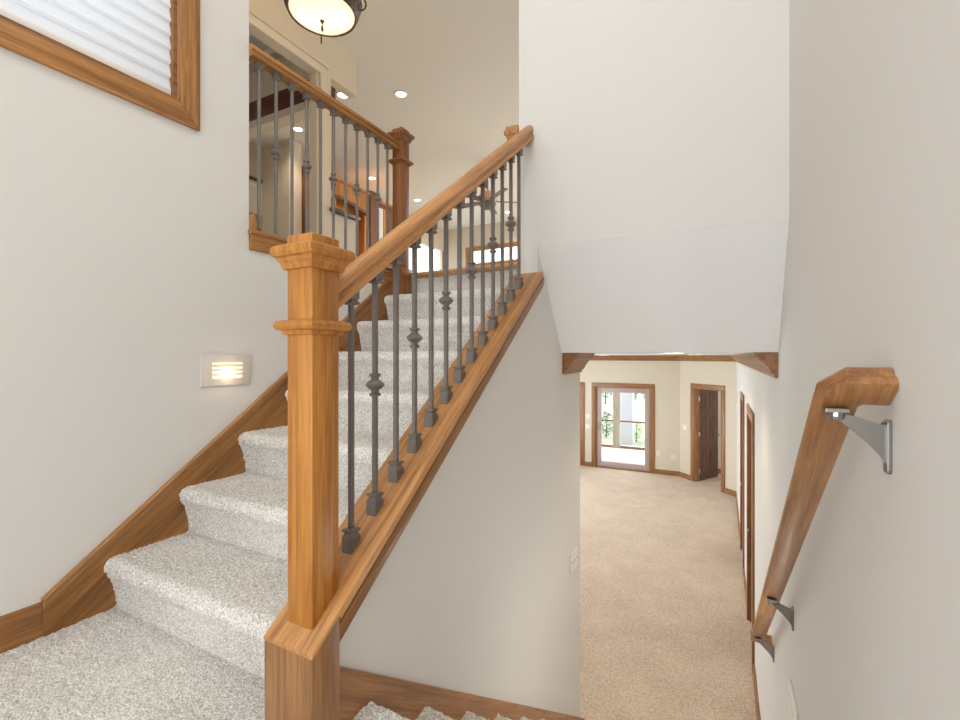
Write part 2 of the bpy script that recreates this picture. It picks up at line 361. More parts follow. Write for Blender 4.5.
st = thing('staircase', (-1.6, 1.9, ZLAND), 'pale carpeted upper flight of stairs rising behind the oak newel', 'stairs')
for k in range(8):
    z = ZLAND + RISE * (k + 1); y = Y0 + RUN * k
    if k < 7:
        d = 0.0055 if k < 3 else 0.008
        bm = carpet_strip(step_profile(y, z), XL + 0.022, XC0 - 0.002, d, d, 0.0042, k)
    else:
        bm = carpet_strip([(y, z - RISE), (y - 0.004, z - 0.045)], XL + 0.022, XC0 - 0.002, 0.008, 0.008, 0.004, k)
    part('carpeted_step' if k < 7 else 'carpeted_riser', bm, 'stair', st)
bm = B(); pr = [(2.885 + 0.045 * math.cos(t), 0.617 + 0.022 * math.sin(t)) for t in [PI / 2 + i * PI / 8 for i in range(9)]] + [(3.05, 0.595), (3.05, 0.639)]
prism(bm, pr, 'x', -2.092, XC0 - 0.002); part('floor_nosing', bm, 'nosing', st, label='oak nosing at the upper floor edge')
# left skirt with its cap bead
bm = B(); zt = lambda y: -0.869 + 0.745 * (y - 0.721)
prism(bm, [(0.721, -1.02), (0.9, -1.02), (2.738, 0.29), (2.738, 0.546), (2.625, 0.546), (0.721, zt(0.721))], 'x', XL + 0.001, XL + 0.017)
part('skirt_board', bm, 'skirt', st, smooth=False)
bm = B(); prism(bm, [(0.721, zt(0.721)), (0.721, zt(0.721) - 0.055), (2.60, zt(2.60) - 0.02), (2.625, 0.546)], 'x', XL + 0.001, XL + 0.020, 0.002)
prism(bm, [(0.719, zt(0.721) + 0.004), (0.719, zt(0.721) - 0.012), (2.62, zt(2.62) - 0.012), (2.62, zt(2.62) + 0.004)], 'x', XL + 0.001, XL + 0.026, 0.002)
part('skirt_cap', bm, 'capw', st)

bm = B(); nx, ny = 180, 150
xs = [XL + (XC0 - XL) * i / 150 for i in range(151)] + [XC0 + (XR - XC0) * i / 30 for i in range(1, 31)]
ys = [-2.2 + i * 0.08 for i in range(28)] + [0.02 + i * (Y0 + 0.0 - 0.02) / 125 for i in range(126)]
rows = [[bm.verts.new((x, y, ZLAND)) for x in xs] for y in ys]
for a, b in zip(rows, rows[1:]):
    for i in range(len(xs) - 1): bm.faces.new((a[i], a[i + 1], b[i + 1], b[i]))
pile(bm, 0.004, 99)
struct('floor_landing', bm, 'stair', True)
struct('floor_landing_base', box(B(), XL, XR, -2.2, Y0, ZLAND - 0.2, ZLAND - 0.012), 'base')
bm = B(); prism(bm, [(0, -1.01), (0.013, -1.01), (0.013, -0.905), (0.008, -0.893), (0.006, -0.880), (0, -0.879)], 'y', -2.2, 0.722)
xf(bm, Matrix.Translation((XL, 0, 0))); struct('baseboard_left', bm, 'base')

lo = thing('lower_staircase', (-0.32, 2.1, ZLOW), 'pale carpeted lower flight of stairs descending between the walls', 'stairs')
for k in range(9):
    z = ZLAND + 0.02 - RISE * k; y = 0.985 + RUN * k
    d = 0.008 if k < 5 else 0.02
    pr = down_profile(y, z)
    if k == 0: pr = [(0.885, ZLAND), (0.92, z - 0.002)] + pr[1:]
    part('carpeted_step', carpet_strip(pr, XC1 + 0.016, XR - 0.016, d, d, 0.005, 200 + k), 'stair', lo)
zt2 = lambda y: -0.826 - 0.754 * (y - 0.908)
for x0, x1 in ((XC1 + 0.001, XC1 + 0.015), (XR - 0.015, XR - 0.001)):
    bm = B(); prism(bm, [(0.80 if x1 > 0 else 0.875, -1.25), (0.80 if x1 > 0 else 0.875, zt2(0.875)), (3.325, zt2(3.325)), (3.325, ZLOW), (3.2, ZLOW)], 'x', x0, x1, 0.002)
    part('skirt_board', bm, 'skirt_dn' if 'skirt_dn' in M else 'oakd', lo, smooth=False)

# ------------------------------------------------------------------ window with pleated shade
def casing(bm, axis, a0, a1, u0, u1, v0, v1, w, sill=True, bev=0.006):
    """picture-frame casing of width w around the opening u0..u1 x v0..v1"""
    def bx(p, q, r, s):
        box(bm, a0, a1, p, q, r, s, bev) if axis == 'x' else box(bm, p, q, a0, a1, r, s, bev)
    bx(u0 - w, u0, v0, v1); bx(u1, u1 + w, v0, v1); bx(u0 - w, u1 + w, v1, v1 + w)
    if sill: bx(u0 - w, u1 + w, v0 - w, v0)
    return bm
w1 = thing('window_1', (XL - 0.02, 0.28, 1.03), 'oak framed window with pleated shade in the left wall', 'window', kind='structure')
cw = 0.092; a0, a1 = XL, XL + 0.018
def miter(bm, pts, d0, d1): prism(bm, pts, 'x', d0, d1, 0.004)
u0, u1, v0, v1 = -0.62, 1.186, 1.135, 2.6
bm = B(); miter(bm, [(u0 - cw, v0 - cw), (u1 + cw, v0 - cw), (u1, v0), (u0, v0)], a0, a1); part('bottom_casing', bm, 'oaky', w1)
bm = B(); miter(bm, [(u1 + cw, v0 - cw), (u1 + cw, v1 + cw), (u1, v1), (u1, v0)], a0, a1); part('side_casing', bm, 'oakz', w1)
bm = B(); miter(bm, [(u0 - cw, v0 - cw), (u0, v0), (u0, v1), (u0 - cw, v1 + cw)], a0, a1); part('side_casing', bm, 'oakz', w1)
bm = B(); miter(bm, [(u0 - cw, v1 + cw), (u0, v1), (u1, v1), (u1 + cw, v1 + cw)], a0, a1); part('top_casing', bm, 'oaky', w1)
bm = B(); box(bm, XL - 0.14, XL, u0, u1, v0 - 0.001, v0 + 0.018); box(bm, XL - 0.14, XL, u0, u1, v1 - 0.018, v1)
box(bm, XL - 0.14, XL, u0, u0 + 0.018, v0 + 0.018, v1 - 0.018); box(bm, XL - 0.14, XL, u1 - 0.018, u1, v0 + 0.018, v1 - 0.018); part('jamb', bm, 'base', w1, False)
part('pane', box(B(), XL - 0.125, XL - 0.119, u0 + 0.018, u1 - 0.018, v0 + 0.018, v1 - 0.018), 'glass', w1, False)
sh = thing('window_shade', (XL - 0.045, 0.28, v0 + 0.02), 'white pleated shade drawn down inside the oak window frame', 'window shade')
bm = B(); z = v0 + 0.05; rows = []; i = 0; P = 0.062
while z < v1 - 0.03:
    rows += [(XL - 0.052, z), (XL - 0.030, z + 0.006), (XL - 0.052, z + 0.030)] if False else [(XL - 0.018, z), (XL - 0.032, z + P * 0.90)]
    z += P
R = [[bm.verts.new((x, y, zz)) for y in (u0 + 0.022, u1 - 0.0185)] for x, zz in rows]
for a, b in zip(R, R[1:]): bm.faces.new((a[0], a[1], b[1], b[0]))
part('pleated_fabric', bm, 'shade', sh, False)
part('bottom_rail', box(B(), XL - 0.036, XL - 0.014, u0 + 0.022, u1 - 0.0185, v0 + 0.022, v0 + 0.052, 0.004), 'white', sh)
part('head_rail', box(B(), XL - 0.045, XL - 0.012, u0 + 0.022, u1 - 0.0185, v1 - 0.06, v1 - 0.02, 0.004), 'white', sh)

# ------------------------------------------------------------------ railings
def bar_mesh(z0, z1): return lathe(B(), [(0.0095, z0), (0.0095, z1)], n=12)
def knuckle(z):
    prof = [(0.011, -0.036), (0.0175, -0.034), (0.0175, -0.027), (0.012, -0.024), (0.012, -0.016), (0.019, -0.013), (0.0285, -0.003), (0.0285, 0.003), (0.019, 0.013), (0.012, 0.016), (0.012, 0.024), (0.0175, 0.027), (0.0175, 0.034), (0.011, 0.036)]
    return lathe(B(), [(r, z + h) for r, h in prof], n=16)
def foot(slope, flip=False):
    """square shoe whose sole follows the slope, with its collar"""
    bm = B(); h = 0.0185; s = -1 if flip else 1
    lv = [(h, None), (h, 0.030), (h * 0.80, 0.038), (0.0135, 0.040), (0.0135, 0.044), (0.0185, 0.046), (0.0185, 0.052), (0.0135, 0.055)]
    if flip: h = 0.0165; lv = [(h, None), (h, 0.020), (h * 0.8, 0.026), (0.013, 0.028), (0.017, 0.031), (0.017, 0.037), (0.012, 0.040)]
    rings = []
    for w, z in lv:
        rings.append([(px, py, s * z if z is not None else slope * py) for px, py in ((-w, -w), (w, -w), (w, w), (-w, w))])
    return loft(bm, rings)
def make_balusters(parent, spots, slope, height, knuckled, knz, shoes=True):
    protos = {}
    for i, (x, y, z) in enumerate(spots):
        kn = i in knuckled
        if kn not in protos:
            b = part('baluster', xf(bar_mesh(0.02, height - 0.01), Matrix.Translation((x, y, z))), 'iron', parent)
            if shoes: part('base_shoe', xf(foot(slope), Matrix.Translation((x, y, z))), 'iron', b, False)
            part('top_collar', xf(foot(slope, True), Matrix.Translation((x, y, z + height))), 'iron', b, False)
            if kn: part('knuckle', xf(knuckle(z + knz), Matrix.Translation((x, y, 0))), 'iron', b, False)
            protos[kn] = (b, Vector((x, y, z)))
        else:
            b, p = protos[kn]; copy_part(b, parent, Vector((x, y, z)) - p)
def rail_profile(hw, h):
    half = [(0.62 * hw, 0.0), (0.97 * hw, 0.03 * h), (1.0 * hw, 0.10 * h), (0.98 * hw, 0.24 * h), (0.74 * hw, 0.28 * h), (0.64 * hw, 0.38 * h), (0.66 * hw, 0.46 * h), (0.86 * hw, 0.52 * h), (0.88 * hw, 0.68 * h), (0.74 * hw, 0.84 * h), (0.48 * hw, 0.96 * h), (0.18 * hw, 1.0 * h)]
    return half + [(-a, b) for a, b in reversed(half)]
def rail_run(bm, prof, c0, c1, axis='y'):
    rings = []
    for c in (c0, c1):
        rings.append([(c[0] + a, c[1], c[2] + b) for a, b in prof] if axis == 'y' else [(c[0], c[1] + a, c[2] + b) for a, b in prof])
    return loft(bm, rings)
def newel(parent, cx, cy, z0, ztop, zcol, h=0.045, mat='post'):
    n = part('newel_post', box(B(), cx - h, cx + h, cy - h, cy + h, z0, ztop - 0.05, 0.003), mat, parent)
    part('collar', square_stack(B(), cx, cy, [(h, zcol - 0.012), (h + 0.008, zcol - 0.010), (h + 0.010, zcol), (h + 0.020, zcol + 0.002), (h + 0.024, zcol + 0.010), (h + 0.024, zcol + 0.016), (h + 0.019, zcol + 0.024), (h, zcol + 0.028)]), mat, n, False)
    part('cap', square_stack(B(), cx, cy, [(h, ztop - 0.090), (h + 0.008, ztop - 0.088), (h + 0.012, ztop - 0.074), (h + 0.016, ztop - 0.068), (h + 0.018, ztop - 0.060), (h + 0.026, ztop - 0.056), (h + 0.030, ztop - 0.046), (h + 0.029, ztop - 0.034), (h + 0.022, ztop - 0.028), (h, ztop - 0.025), (h, ztop - 0.003), (h - 0.003, ztop)]), mat, n, False)
    return n
XB = -0.953
sr = thing('stair_railing', (XB, 0.87, ZLAND), 'oak stair railing with square newel and grey iron balusters beside the upper flight', 'railing')
bm = B(); prism(bm, [(0.784, ZLAND - 0.012), (0.874, ZLAND - 0.012), (0.874, shoe_z(0.874) - 0.0125), (0.784, shoe_z(0.784) - 0.0125)], 'x', -1.039, -0.867, 0.0015)
part('newel_base', bm, 'boxz', sr, label='boxed lower part of the newel')
bm = B(); prism(bm, [(0.783, shoe_z(0.783) - 0.012), (0.875, shoe_z(0.875) - 0.012), (0.8751, shoe_z(0.8751) - 0.030), (YF, shoe_z(YF) - 0.030), (YF, shoe_z(YF)), (0.783, shoe_z(0.783))], 'x', -1.040, -0.866, 0.0015)
part('shoe_rail', bm, 'oaks', sr)
bm = B(); ya, yb_ = 0.8755, YF + 0.03
prism(bm, [(ya, shoe_z(ya) - 0.031), (yb_, shoe_z(yb_) - 0.031), (yb_, shoe_z(yb_) - 0.098), (ya, shoe_z(ya) - 0.098)], 'x', XC1, XC1 + 0.016, 0.001)
prism(bm, [(ya, shoe_z(ya) - 0.042), (yb_, shoe_z(yb_) - 0.042), (yb_, shoe_z(yb_) - 0.094), (ya, shoe_z(ya) - 0.094)], 'x', XC1, XC1 + 0.029, 0.004)
part('fascia_board', bm, 'skirt', sr)
newel(sr, XB - 0.001, 0.867, shoe_z(0.83) - 0.06, 0.312, 0.066, 0.0455)
HR = 0.82
bm = rail_run(B(), [(a, b * 0.082) for a, b in rail_profile(0.034, 1)], (XB, 0.9135, shoe_z(0.9135) + HR - 0.08), (XB, YF - 0.001, shoe_z(YF) + HR - 0.08))
part('handrail', bm, 'oaks', sr)
spots = [(XB, 1.005 + 0.1037 * i, shoe_z(1.005 + 0.1037 * i)) for i in range(13)]
make_balusters(sr, spots, 0.736, HR - 0.078, {1, 3, 5, 7, 9, 11}, 0.388)

br = thing('balcony_railing', (XL, 2.15, 0.546), 'level oak balcony railing with iron balusters on the upper floor edge', 'railing')
bm = box(B(), XL - 0.05, XL + 0.012, 1.536, 2.745, 0.548, 0.628, 0.003); box(bm, XL - 0.06, XL + 0.026, 1.530, 2.745, 0.628, 0.650, 0.006); box(bm, XL - 0.02, XL + 0.018, 1.536, 2.745, 0.600, 0.628, 0.004)
part('fascia', bm, 'oaky', br)
bm = B(); prism(bm, [(1.538, 0.65), (1.575, 0.65), (1.572, 0.70), (1.562, 0.735), (1.546, 0.735), (1.538, 0.71)], 'x', XL - 0.03, XL + 0.018, 0.003); part('end_block', bm, 'oakz', br)
newel(br, -2.155, 2.80, 0.64, 1.712, 1.455, mat='newelb')
part('newel_base', box(B(), -2.215, -2.095, 2.74, 2.86, 0.447, 0.66, 0.005), 'newelb', br)
bm = rail_run(B(), [(a, b * 0.068) for a, b in rail_profile(0.033, 1)], (XL, 1.537, 1.542), (XL, 2.756, 1.542)); part('handrail', bm, 'oaky', br)
make_balusters(br, [(XL, 1.594 + 0.1047 * i, 0.650) for i in range(11)], 0.0, 1.543 - 0.650, {1, 3, 5, 7, 9}, 0.459, False)

# rail end showing beside the upper wall edge
bm = B(); square_stack(bm, -1.066, 2.44, [(0.026, 1.235), (0.030, 1.25), (0.034, 1.262), (0.042, 1.270), (0.044, 1.282), (0.042, 1.294), (0.036, 1.302), (0.034, 1.318)])
solo('rail_end_cap', bm, 'oaks', 'short oak rail end against the edge of the upper wall above the stair handrail', 'railing end', smooth=False)

# wall handrail on the right
wh = thing('wall_handrail', (XR - 0.09, 2.0, -1.8), 'oak handrail on metal brackets sloping down the right wall', 'handrail')
PH = math.atan(0.752); ES = Vector((0, math.cos(PH), -math.sin(PH))); EN = Vector((0, math.sin(PH), math.cos(PH)))
xr0 = XR - 0.075; O = Vector((0, 1.012, -0.070))          # underside on the axis of the upper return
def rz(y): return O.z - 0.752 * (y - O.y)
pr = [(0.024, 0.0), (0.033, 0.004), (0.033, 0.018), (0.027, 0.023), (0.025, 0.031), (0.027, 0.038), (0.021, 0.047), (0.010, 0.051)]
pr = pr + [(-a, b) for a, b in reversed(pr)]
def rail_path(pts):
    """profile swept in the sloping plane (x, distance down the slope) with mitred corners"""
    rings = []
    for i, p in enumerate(pts):
        p = Vector(p); ds = []
        if i > 0: ds.append((p - Vector(pts[i - 1])).normalized())
        if i < len(pts) - 1: ds.append((Vector(pts[i + 1]) - p).normalized())
        ns = [Vector((-d.y, d.x)) for d in ds]; n = sum(ns, Vector((0, 0))).normalized(); k = 1 / n.dot(ns[0])
        rings.append([O + Vector((p.x + n.x * a * k, 0, 0)) + ES * (p.y + n.y * a * k) + EN * b for a, b in pr])
    return loft(B(), rings)
SE = (3.14 - O.y) / math.cos(PH)
part('rail', rail_path([(xr0, SE), (xr0, 0.030), (xr0 + 0.022, 0.0), (XR - 0.001, 0.0)]), 'oakd', wh)
part('lower_return', rail_path([(XR - 0.001, SE + 0.034), (xr0 - 0.033, SE + 0.034)]), 'oakx', wh)
proto = None
for yb in (1.035, 2.25, 3.04):
    zb = rz(yb)
    if proto is None:
        bm = B(); plate = [(-0.010, -0.128), (0.010, -0.128), (0.012, -0.122), (0.012, -0.042), (0.010, -0.036), (-0.010, -0.036), (-0.012, -0.042), (-0.012, -0.122)]
        prism(bm, [(yb + a, zb + 0.012 + b) for a, b in plate], 'x', XR - 0.007, XR, 0.0015)
        bk = part('bracket', bm, 'nickel', wh, False)
        bm = B(); rings = []
        for t in range(9):                      # tapering web from plate to saddle
            s = t / 8; x = XR - 0.006 - s * 0.068
            top = zb - 0.036 + 0.022 * s ** 0.8; bot = zb - 0.100 + 0.074 * s ** 0.8; w = 0.0055 + 0.002 * s
            rings.append([(x, yb - w, bot), (x, yb + w, bot), (x, yb + w, top), (x, yb - w, top)])
        loft(bm, rings); part('arm', bm, 'nickel', bk, False)
        bm = box(B(), xr0 - 0.018, xr0 + 0.018, yb - 0.012, yb + 0.012, -0.006, 0.003, 0.002)
        lathe(bm, [(0.012, -0.018), (0.014, -0.012), (0.013, -0.004)], (xr0, yb, 0), 12); xf(bm, Matrix.Translation((0, 0, zb - 0.009))); part('saddle', bm, 'nickel', bk, False)
        bm = lathe(B(), [(0.0, -0.004), (0.006, -0.003), (0.006, 0.003), (0.0, 0.004)][1:3], n=10); xf(bm, Matrix.Translation((XR - 0.009, yb, zb - 0.034)) @ Matrix.Rotation(PI / 2, 4, 'Y')); part('screw', bm, 'nickel', bk)
        proto, p0 = bk, Vector((0, yb, zb))
    else: copy_part(proto, wh, Vector((0, yb, zb)) - p0)

# ------------------------------------------------------------------ wall plates
sl = thing('step_light', (XL, 1.41, -0.145), 'louvered step light glowing in the left wall above the skirt', 'step light')
part('face_plate', box(B(), XL, XL + 0.010, 1.284, 1.541, -0.145, 0.008, 0.004), 'almond', sl)
bm = B(); box(bm, XL + 0.009, XL + 0.0115, 1.338, 1.492, -0.108, -0.032); part('lens', bm, 'slot', sl, False)
for k in range(3):
    z = -0.091 + 0.021 * k
    part('louver', prism(B(), [(XL + 0.0115, z), (XL + 0.016, z - 0.004), (XL + 0.016, z + 0.003), (XL + 0.0115, z + 0.008)], 'y', 1.338, 1.492), 'almond', sl, False)
lp = bpy.data.lights.new('step_light_lamp', 'POINT'); lp.energy = 0.25; lp.color = (1, 0.75, 0.5); lp.shadow_soft_size = 0.03
lo_ = bpy.data.objects.new('step_light_lamp', lp); COL.objects.link(lo_); lo_.parent = sl; lo_.location = (0.05, 0, 0.06)
sl2 = thing('step_light', (XR, 2.22, -1.51), 'pale plate low on the right wall below the handrail, with an added lamp', 'step light')
part('face_plate', box(B(), XR - 0.010, XR, 2.11, 2.33, -1.51, -1.36, 0.004), 'white', sl2)
part('lens', box(B(), XR - 0.012, XR - 0.009, 2.16, 2.28, -1.47, -1.40), 'white', sl2, False)
la_ = bpy.data.lights.new('step_light_lamp', 'AREA'); la_.shape = 'RECTANGLE'; la_.size = 0.12; la_.size_y = 0.07; la_.energy = 4.0; la_.color = (1, 0.95, 0.88)  # lamp added at this plate to brighten the wall between the flights
lo2 = bpy.data.objects.new('step_light_lamp', la_); COL.objects.link(lo2); lo2.parent = sl2; lo2.location = (-0.02, 0, 0.075); lo2.rotation_euler = (PI / 2, 0, PI / 2)

def plate(name, M4, w, h, kind, label, cat, group=None):
    """cover plate in its own frame: x across, y outward (towards -y), z up"""
    t = thing(name, M4 @ Vector((0, 0, -h / 2)), label, cat, group)
    part('cover_plate', xf(box(B(), -w / 2, w / 2, -0.008, 0, -h / 2, h / 2, 0.003), M4), 'white', t)
    n = max(1, round(w / 0.055) - 0) if kind == 'toggle' else 1
    if kind == 'toggle':
        for i in range(n):
            x = (i - (n - 1) / 2) * 0.05
            bm = B(); box(bm, x - 0.006, x + 0.006, -0.020, -0.007, -0.002, 0.014, 0.002); part('toggle', xf(bm, M4), 'white', t)
    else:
        for z in (-0.026, 0.026):
            part('socket', xf(box(B(), -0.017, 0.017, -0.010, -0.007, z - 0.015, z + 0.015, 0.002), M4), 'almond', t)
    return t
def face(x, y, z, a): return Matrix.Translation((x, y, z)) @ Matrix.Rotation(a, 4, 'Z')
plate('light_switch', face(XC1, 3.075, -1.395, PI / 2), 0.16, 0.135, 'toggle', 'light switch plate near the end of the wall between the two flights', 'light switch')
plate('light_switch', face(-3.06, 11.8, -1.56, 0), 0.10, 0.12, 'toggle', 'light switch between the patio door and the casing at its left', 'light switch')
plate('thermostat_plate', face(-3.06, 11.8, -1.82, 0), 0.12, 0.12, 'socket', 'white cover plate under the switch at the left of the patio door', 'cover plate')
mA = TA @ Matrix.Translation((0.17, 0, -1.66)); plate('light_switch', mA, 0.12, 0.12, 'toggle', 'light switch on the angled wall left of the open door', 'light switch')
plate('wall_outlet', face(-1.36, 11.8, -2.36, 0), 0.08, 0.12, 'socket', 'wall outlet beside the patio door casing at its right', 'outlet')
plate('wall_outlet', face(-1.02, 11.8, -2.40, 0), 0.10, 0.12, 'socket', 'wall outlet near the corner between patio door and open door', 'outlet')

# ------------------------------------------------------------------ lower room: crown, baseboards, doors
CR = [(0, 0), (0, -0.135), (0.016, -0.135), (0.016, -0.118), (0.030, -0.110), (0.045, -0.080), (0.070, -0.048), (0.092, -0.036), (0.092, -0.026), (0.104, -0.020), (0.104, 0)]
def crown(p, q, n, mat='oaky'):
    p, q, n = Vector(p), Vector(q), Vector(n).normalized()
    return loft(B(), [[(c.x + n.x * a, c.y + n.y * a, ZSOF + b) for a, b in CR] for c in (p, q)])
ti = 1
def trim(bm, mat, smooth=True):
    global ti
    o = struct('trim_%d' % ti, bm, mat, smooth); ti += 1; return o
trim(crown((XR, 2.83), (XR, 10.62), (-1, 0)), 'base')
trim(crown((XC1, 2.83), (XC1, 3.243), (1, 0)), 'base')
trim(crown((XC1 + 0.0, 3.243), (-4.6, 3.243), (0, 1)), 'basex')
trim(crown((-4.6, 11.8), (-0.874, 11.8), (0, -1)), 'basex')
nA = (TA.to_3x3() @ Vector((0, -1, 0)))
trim(crown(A0, A1, (nA.x, nA.y)), 'basex')
def base(p, q, n, h=0.115):
    p, q, n = Vector(p), Vector(q), Vector(n).normalized()
    return loft(B(), [[(c.x + n.x * a, c.y + n.y * a, ZLOW + b) for a, b in ((0, 0), (0.016, 0), (0.016, h - 0.02), (0.007, h), (0, h))] for c in (p, q)])
struct('baseboard_patio', base((-1.44, 11.8), (-0.874, 11.8), (0, -1)), 'basex')
struct('baseboard_patio_left', base((-3.15, 11.8), (-2.97, 11.8), (0, -1)), 'basex')
pa = lambda s: (TA @ Vector((s, 0, 0))).to_2d()
struct('baseboard_angled', base(pa(0), pa(0.36), (nA.x, nA.y)), 'basex')
struct('baseboard_angled_right', base(pa(1.36), pa(LEN), (nA.x, nA.y)), 'basex')
struct('baseboard_back_room', base((-0.87, 12.55), (1.5, 12.55), (0, -1)), 'basex')
for i, (y0, y1) in enumerate(((3.33, 4.76), (5.82, 6.85), (7.85, 10.6))):
    struct('baseboard_right' if i == 0 else 'baseboard_right_%s' % ('middle', 'far')[i - 1], base((XR, y0), (XR, y1), (-1, 0)), 'base')

def door_casing(t, Mx, u0, u1, top, w=0.10, dep=0.12, mat=('oakz', 'oakx')):
    """casing and jambs in a wall frame: x along the wall, y into the wall"""
    for s, (p, q) in enumerate(((u0 - w, u0), (u1, u1 + w))):
        part('side_casing', xf(box(B(), p, q, -0.02, 0.0, ZLOW, top, 0.004), Mx), mat[0], t)
    part('head_casing', xf(box(B(), u0 - w, u1 + w, -0.02, 0.0, top, top + w, 0.004), Mx), mat[1], t)
    bm = B(); box(bm, u0 - 0.001, u0 + 0.02, 0, dep, ZLOW, top); box(bm, u1 - 0.02, u1 + 0.001, 0, dep, ZLOW, top); box(bm, u0 + 0.02, u1 - 0.02, 0, dep, top - 0.02, top + 0.001)
    part('jamb', xf(bm, Mx), mat[0], t, False)
def panel_leaf(w, h, th, mat, rows=((0.10, 0.36), (0.42, 0.70), (0.76, 0.95)), name=None):
    """six-panel leaf, hinge edge at x=0, z from 0, both faces panelled"""
    bm = box(B(), 0, w, 0, th, 0, h, 0.003)
    for a, b in rows:
        for c, d in ((0.13, 0.46), (0.54, 0.87)):
            for s in (-1, 1):
                y = 0 if s < 0 else th
                x0, x1, z0, z1 = c * w, d * w, a * h, b * h
                def ring(ins, dy): return [(x0 + ins, y + s * dy, z0 + ins), (x1 - ins, y + s * dy, z0 + ins), (x1 - ins, y + s * dy, z1 - ins), (x0 + ins, y + s * dy, z1 - ins)]
                loft(bm, [ring(0, 0), ring(0.006, 0.010), ring(0.020, 0.010), ring(0.030, 0.002), ring(0.045, 0.002), ring(0.060, 0.008)])
    return bm
def handle(bm, x, y, z):
    lathe(bm, [(0.026, 0), (0.026, 0.006), (0.010, 0.010), (0.010, 0.040), (0.024, 0.048), (0.027, 0.060), (0.020, 0.070)], n=14); xf(bm, Matrix.Translation((x, y, z)) @ Matrix.Rotation(PI / 2, 4, 'X')); return bm

d1 = thing('door_1', (-2.2, 11.8, ZLOW), 'glazed patio door in oak casing at the far end of the lower room', 'door', kind='structure')
I4 = Matrix.Translation((0, 11.8, 0))
door_casing(d1, I4, -2.87, -1.54, -0.78, dep=0.15, mat=('boxz', 'basex'))
bm = B(); fw = 0.118; u0, u1, z1 = -2.85, -1.56, -0.80
box(bm, u0, u0 + fw, 0.04, 0.085, ZLOW + 0.03, z1, 0.003); box(bm, u1 - fw, u1, 0.04, 0.085, ZLOW + 0.03, z1, 0.003)
box(bm, u0 + fw, u1 - fw, 0.04, 0.085, z1 - 0.12, z1, 0.003); box(bm, u0 + fw, u1 - fw, 0.04, 0.085, ZLOW + 0.03, ZLOW + 0.16, 0.003); part('door_frame', xf(bm, I4), 'vinyl', d1)
part('pane', xf(box(B(), u0 + fw, u1 - fw, 0.058, 0.064, ZLOW + 0.16, z1 - 0.12), I4), 'glass', d1, False)
part('threshold', xf(box(B(), -2.87, -1.54, -0.01, 0.15, ZLOW, ZLOW + 0.03, 0.003), I4), 'basex', d1)
bm = B(); tube(bm, [(u0 + 0.05, 0.04, -1.9), (u0 + 0.05, 0.0, -1.88), (u0 + 0.05, 0.0, -1.72), (u0 + 0.05, 0.04, -1.70)], 0.009); part('pull_handle', xf(bm, I4), 'nickel', d1)

d2 = thing('door_2', (-0.2, 11.15, ZLOW), 'open dark six-panel door in the angled wall of the lower room', 'door', kind='structure')
door_casing(d2, TA, 0.46, 1.26, -0.72, w=0.10, mat=('boxz', 'basex'))
hp = TA @ Vector((0.485, 0.125, 0)); la = math.atan2(12.185 - 11.495, -0.125 + 0.419) - 0.10
ML = Matrix.Translation((hp.x, hp.y, ZLOW + 0.01)) @ Matrix.Rotation(la, 4, 'Z')
lf = part('door_leaf', xf(panel_leaf(0.76, 2.08, 0.04, 'dark'), ML), 'dark', d2, False)
for z in (0.22, 1.05, 1.86):
    part('hinge', xf(box(B(), -0.018, 0.012, -0.012, 0.046, z - 0.055, z + 0.055, 0.002), ML), 'nickel', lf)
part('knob', xf(handle(B(), 0.70, 0, 0.98), ML), 'nickel', lf)

for i, (y0, y1, lab) in enumerate(((4.86, 5.72, 'dark wooden door in the right wall nearest the foot of the stairs'), (6.95, 7.75, 'dark wooden door in the right wall farther down the lower hallway'))):
    t = thing('door_%d' % (3 + i), (XR, (y0 + y1) / 2, ZLOW), lab, 'door', kind='structure')
    MR = Matrix.Translation((XR, 0, 0)) @ Matrix.Rotation(-PI / 2, 4, 'Z')
    door_casing(t, MR, -y1, -y0, -0.62, w=0.10, dep=0.14, mat=('boxz', 'base'))
    ml = MR @ Matrix.Translation((-y1 + 0.02, 0.05, ZLOW + 0.01))
    l = part('door_leaf', xf(panel_leaf(y1 - y0 - 0.04, 2.19, 0.04, 'dark'), ml), 'dark', t, False)
    part('knob', xf(handle(B(), 0.07, 0, 0.98), ml), 'nickel', l)
d5 = thing('door_5', (-3.82, 11.8, ZLOW), 'oak-cased doorway at the left edge of the lower room', 'door', kind='structure')
door_casing(d5, I4, -4.2, -3.25, -0.78, mat=('boxz', 'basex'))
part('door_leaf', xf(panel_leaf(0.92, 2.03, 0.04, 'dark'), Matrix.Translation((-4.19, 11.86, ZLOW + 0.01))), 'dark', d5, False)

# ------------------------------------------------------------------ recessed lights
def can_light(x, y, z, label, group, power, col=(1.0, 0.85, 0.66)):
    t = thing('recessed_light', (x, y, z - 0.012), label, 'ceiling light', group)
    bm = B(); n = 24
    loft(bm, [[(x + r * math.cos(2 * PI * i / n), y + r * math.sin(2 * PI * i / n), z + h) for i in range(n)] for r, h in ((0.072, -0.001), (0.074, -0.008), (0.100, -0.010), (0.105, -0.001))], cap=False)
    part('trim_ring', bm, 'white', t)
    part('lamp_disc', lathe(B(), [(0.072, -0.004), (0.072, -0.001)], (x, y, z), 20), 'can', t, False)
    l = bpy.data.lights.new('recessed_lamp', 'SPOT'); l.energy = power; l.color = col; l.spot_size = 2.3; l.spot_blend = 0.8; l.shadow_soft_size = 0.07
    o = bpy.data.objects.new('recessed_lamp', l); COL.objects.link(o); o.parent = t; o.location = (0, 0, -0.02)
G = 'recessed ceiling lights upstairs'
can_light(-4.162, 5.411, CZ, 'recessed ceiling light just left of the stair newel cap, nearest the chandelier', G, 60)
can_light(-6.641, 9.271, CZ, 'recessed ceiling light above the stair handrail right of the balcony newel', G, 60)
can_light(-6.679, 7.673, CZ, 'recessed ceiling light between balusters above the arched wooden cabinet', G, 60)
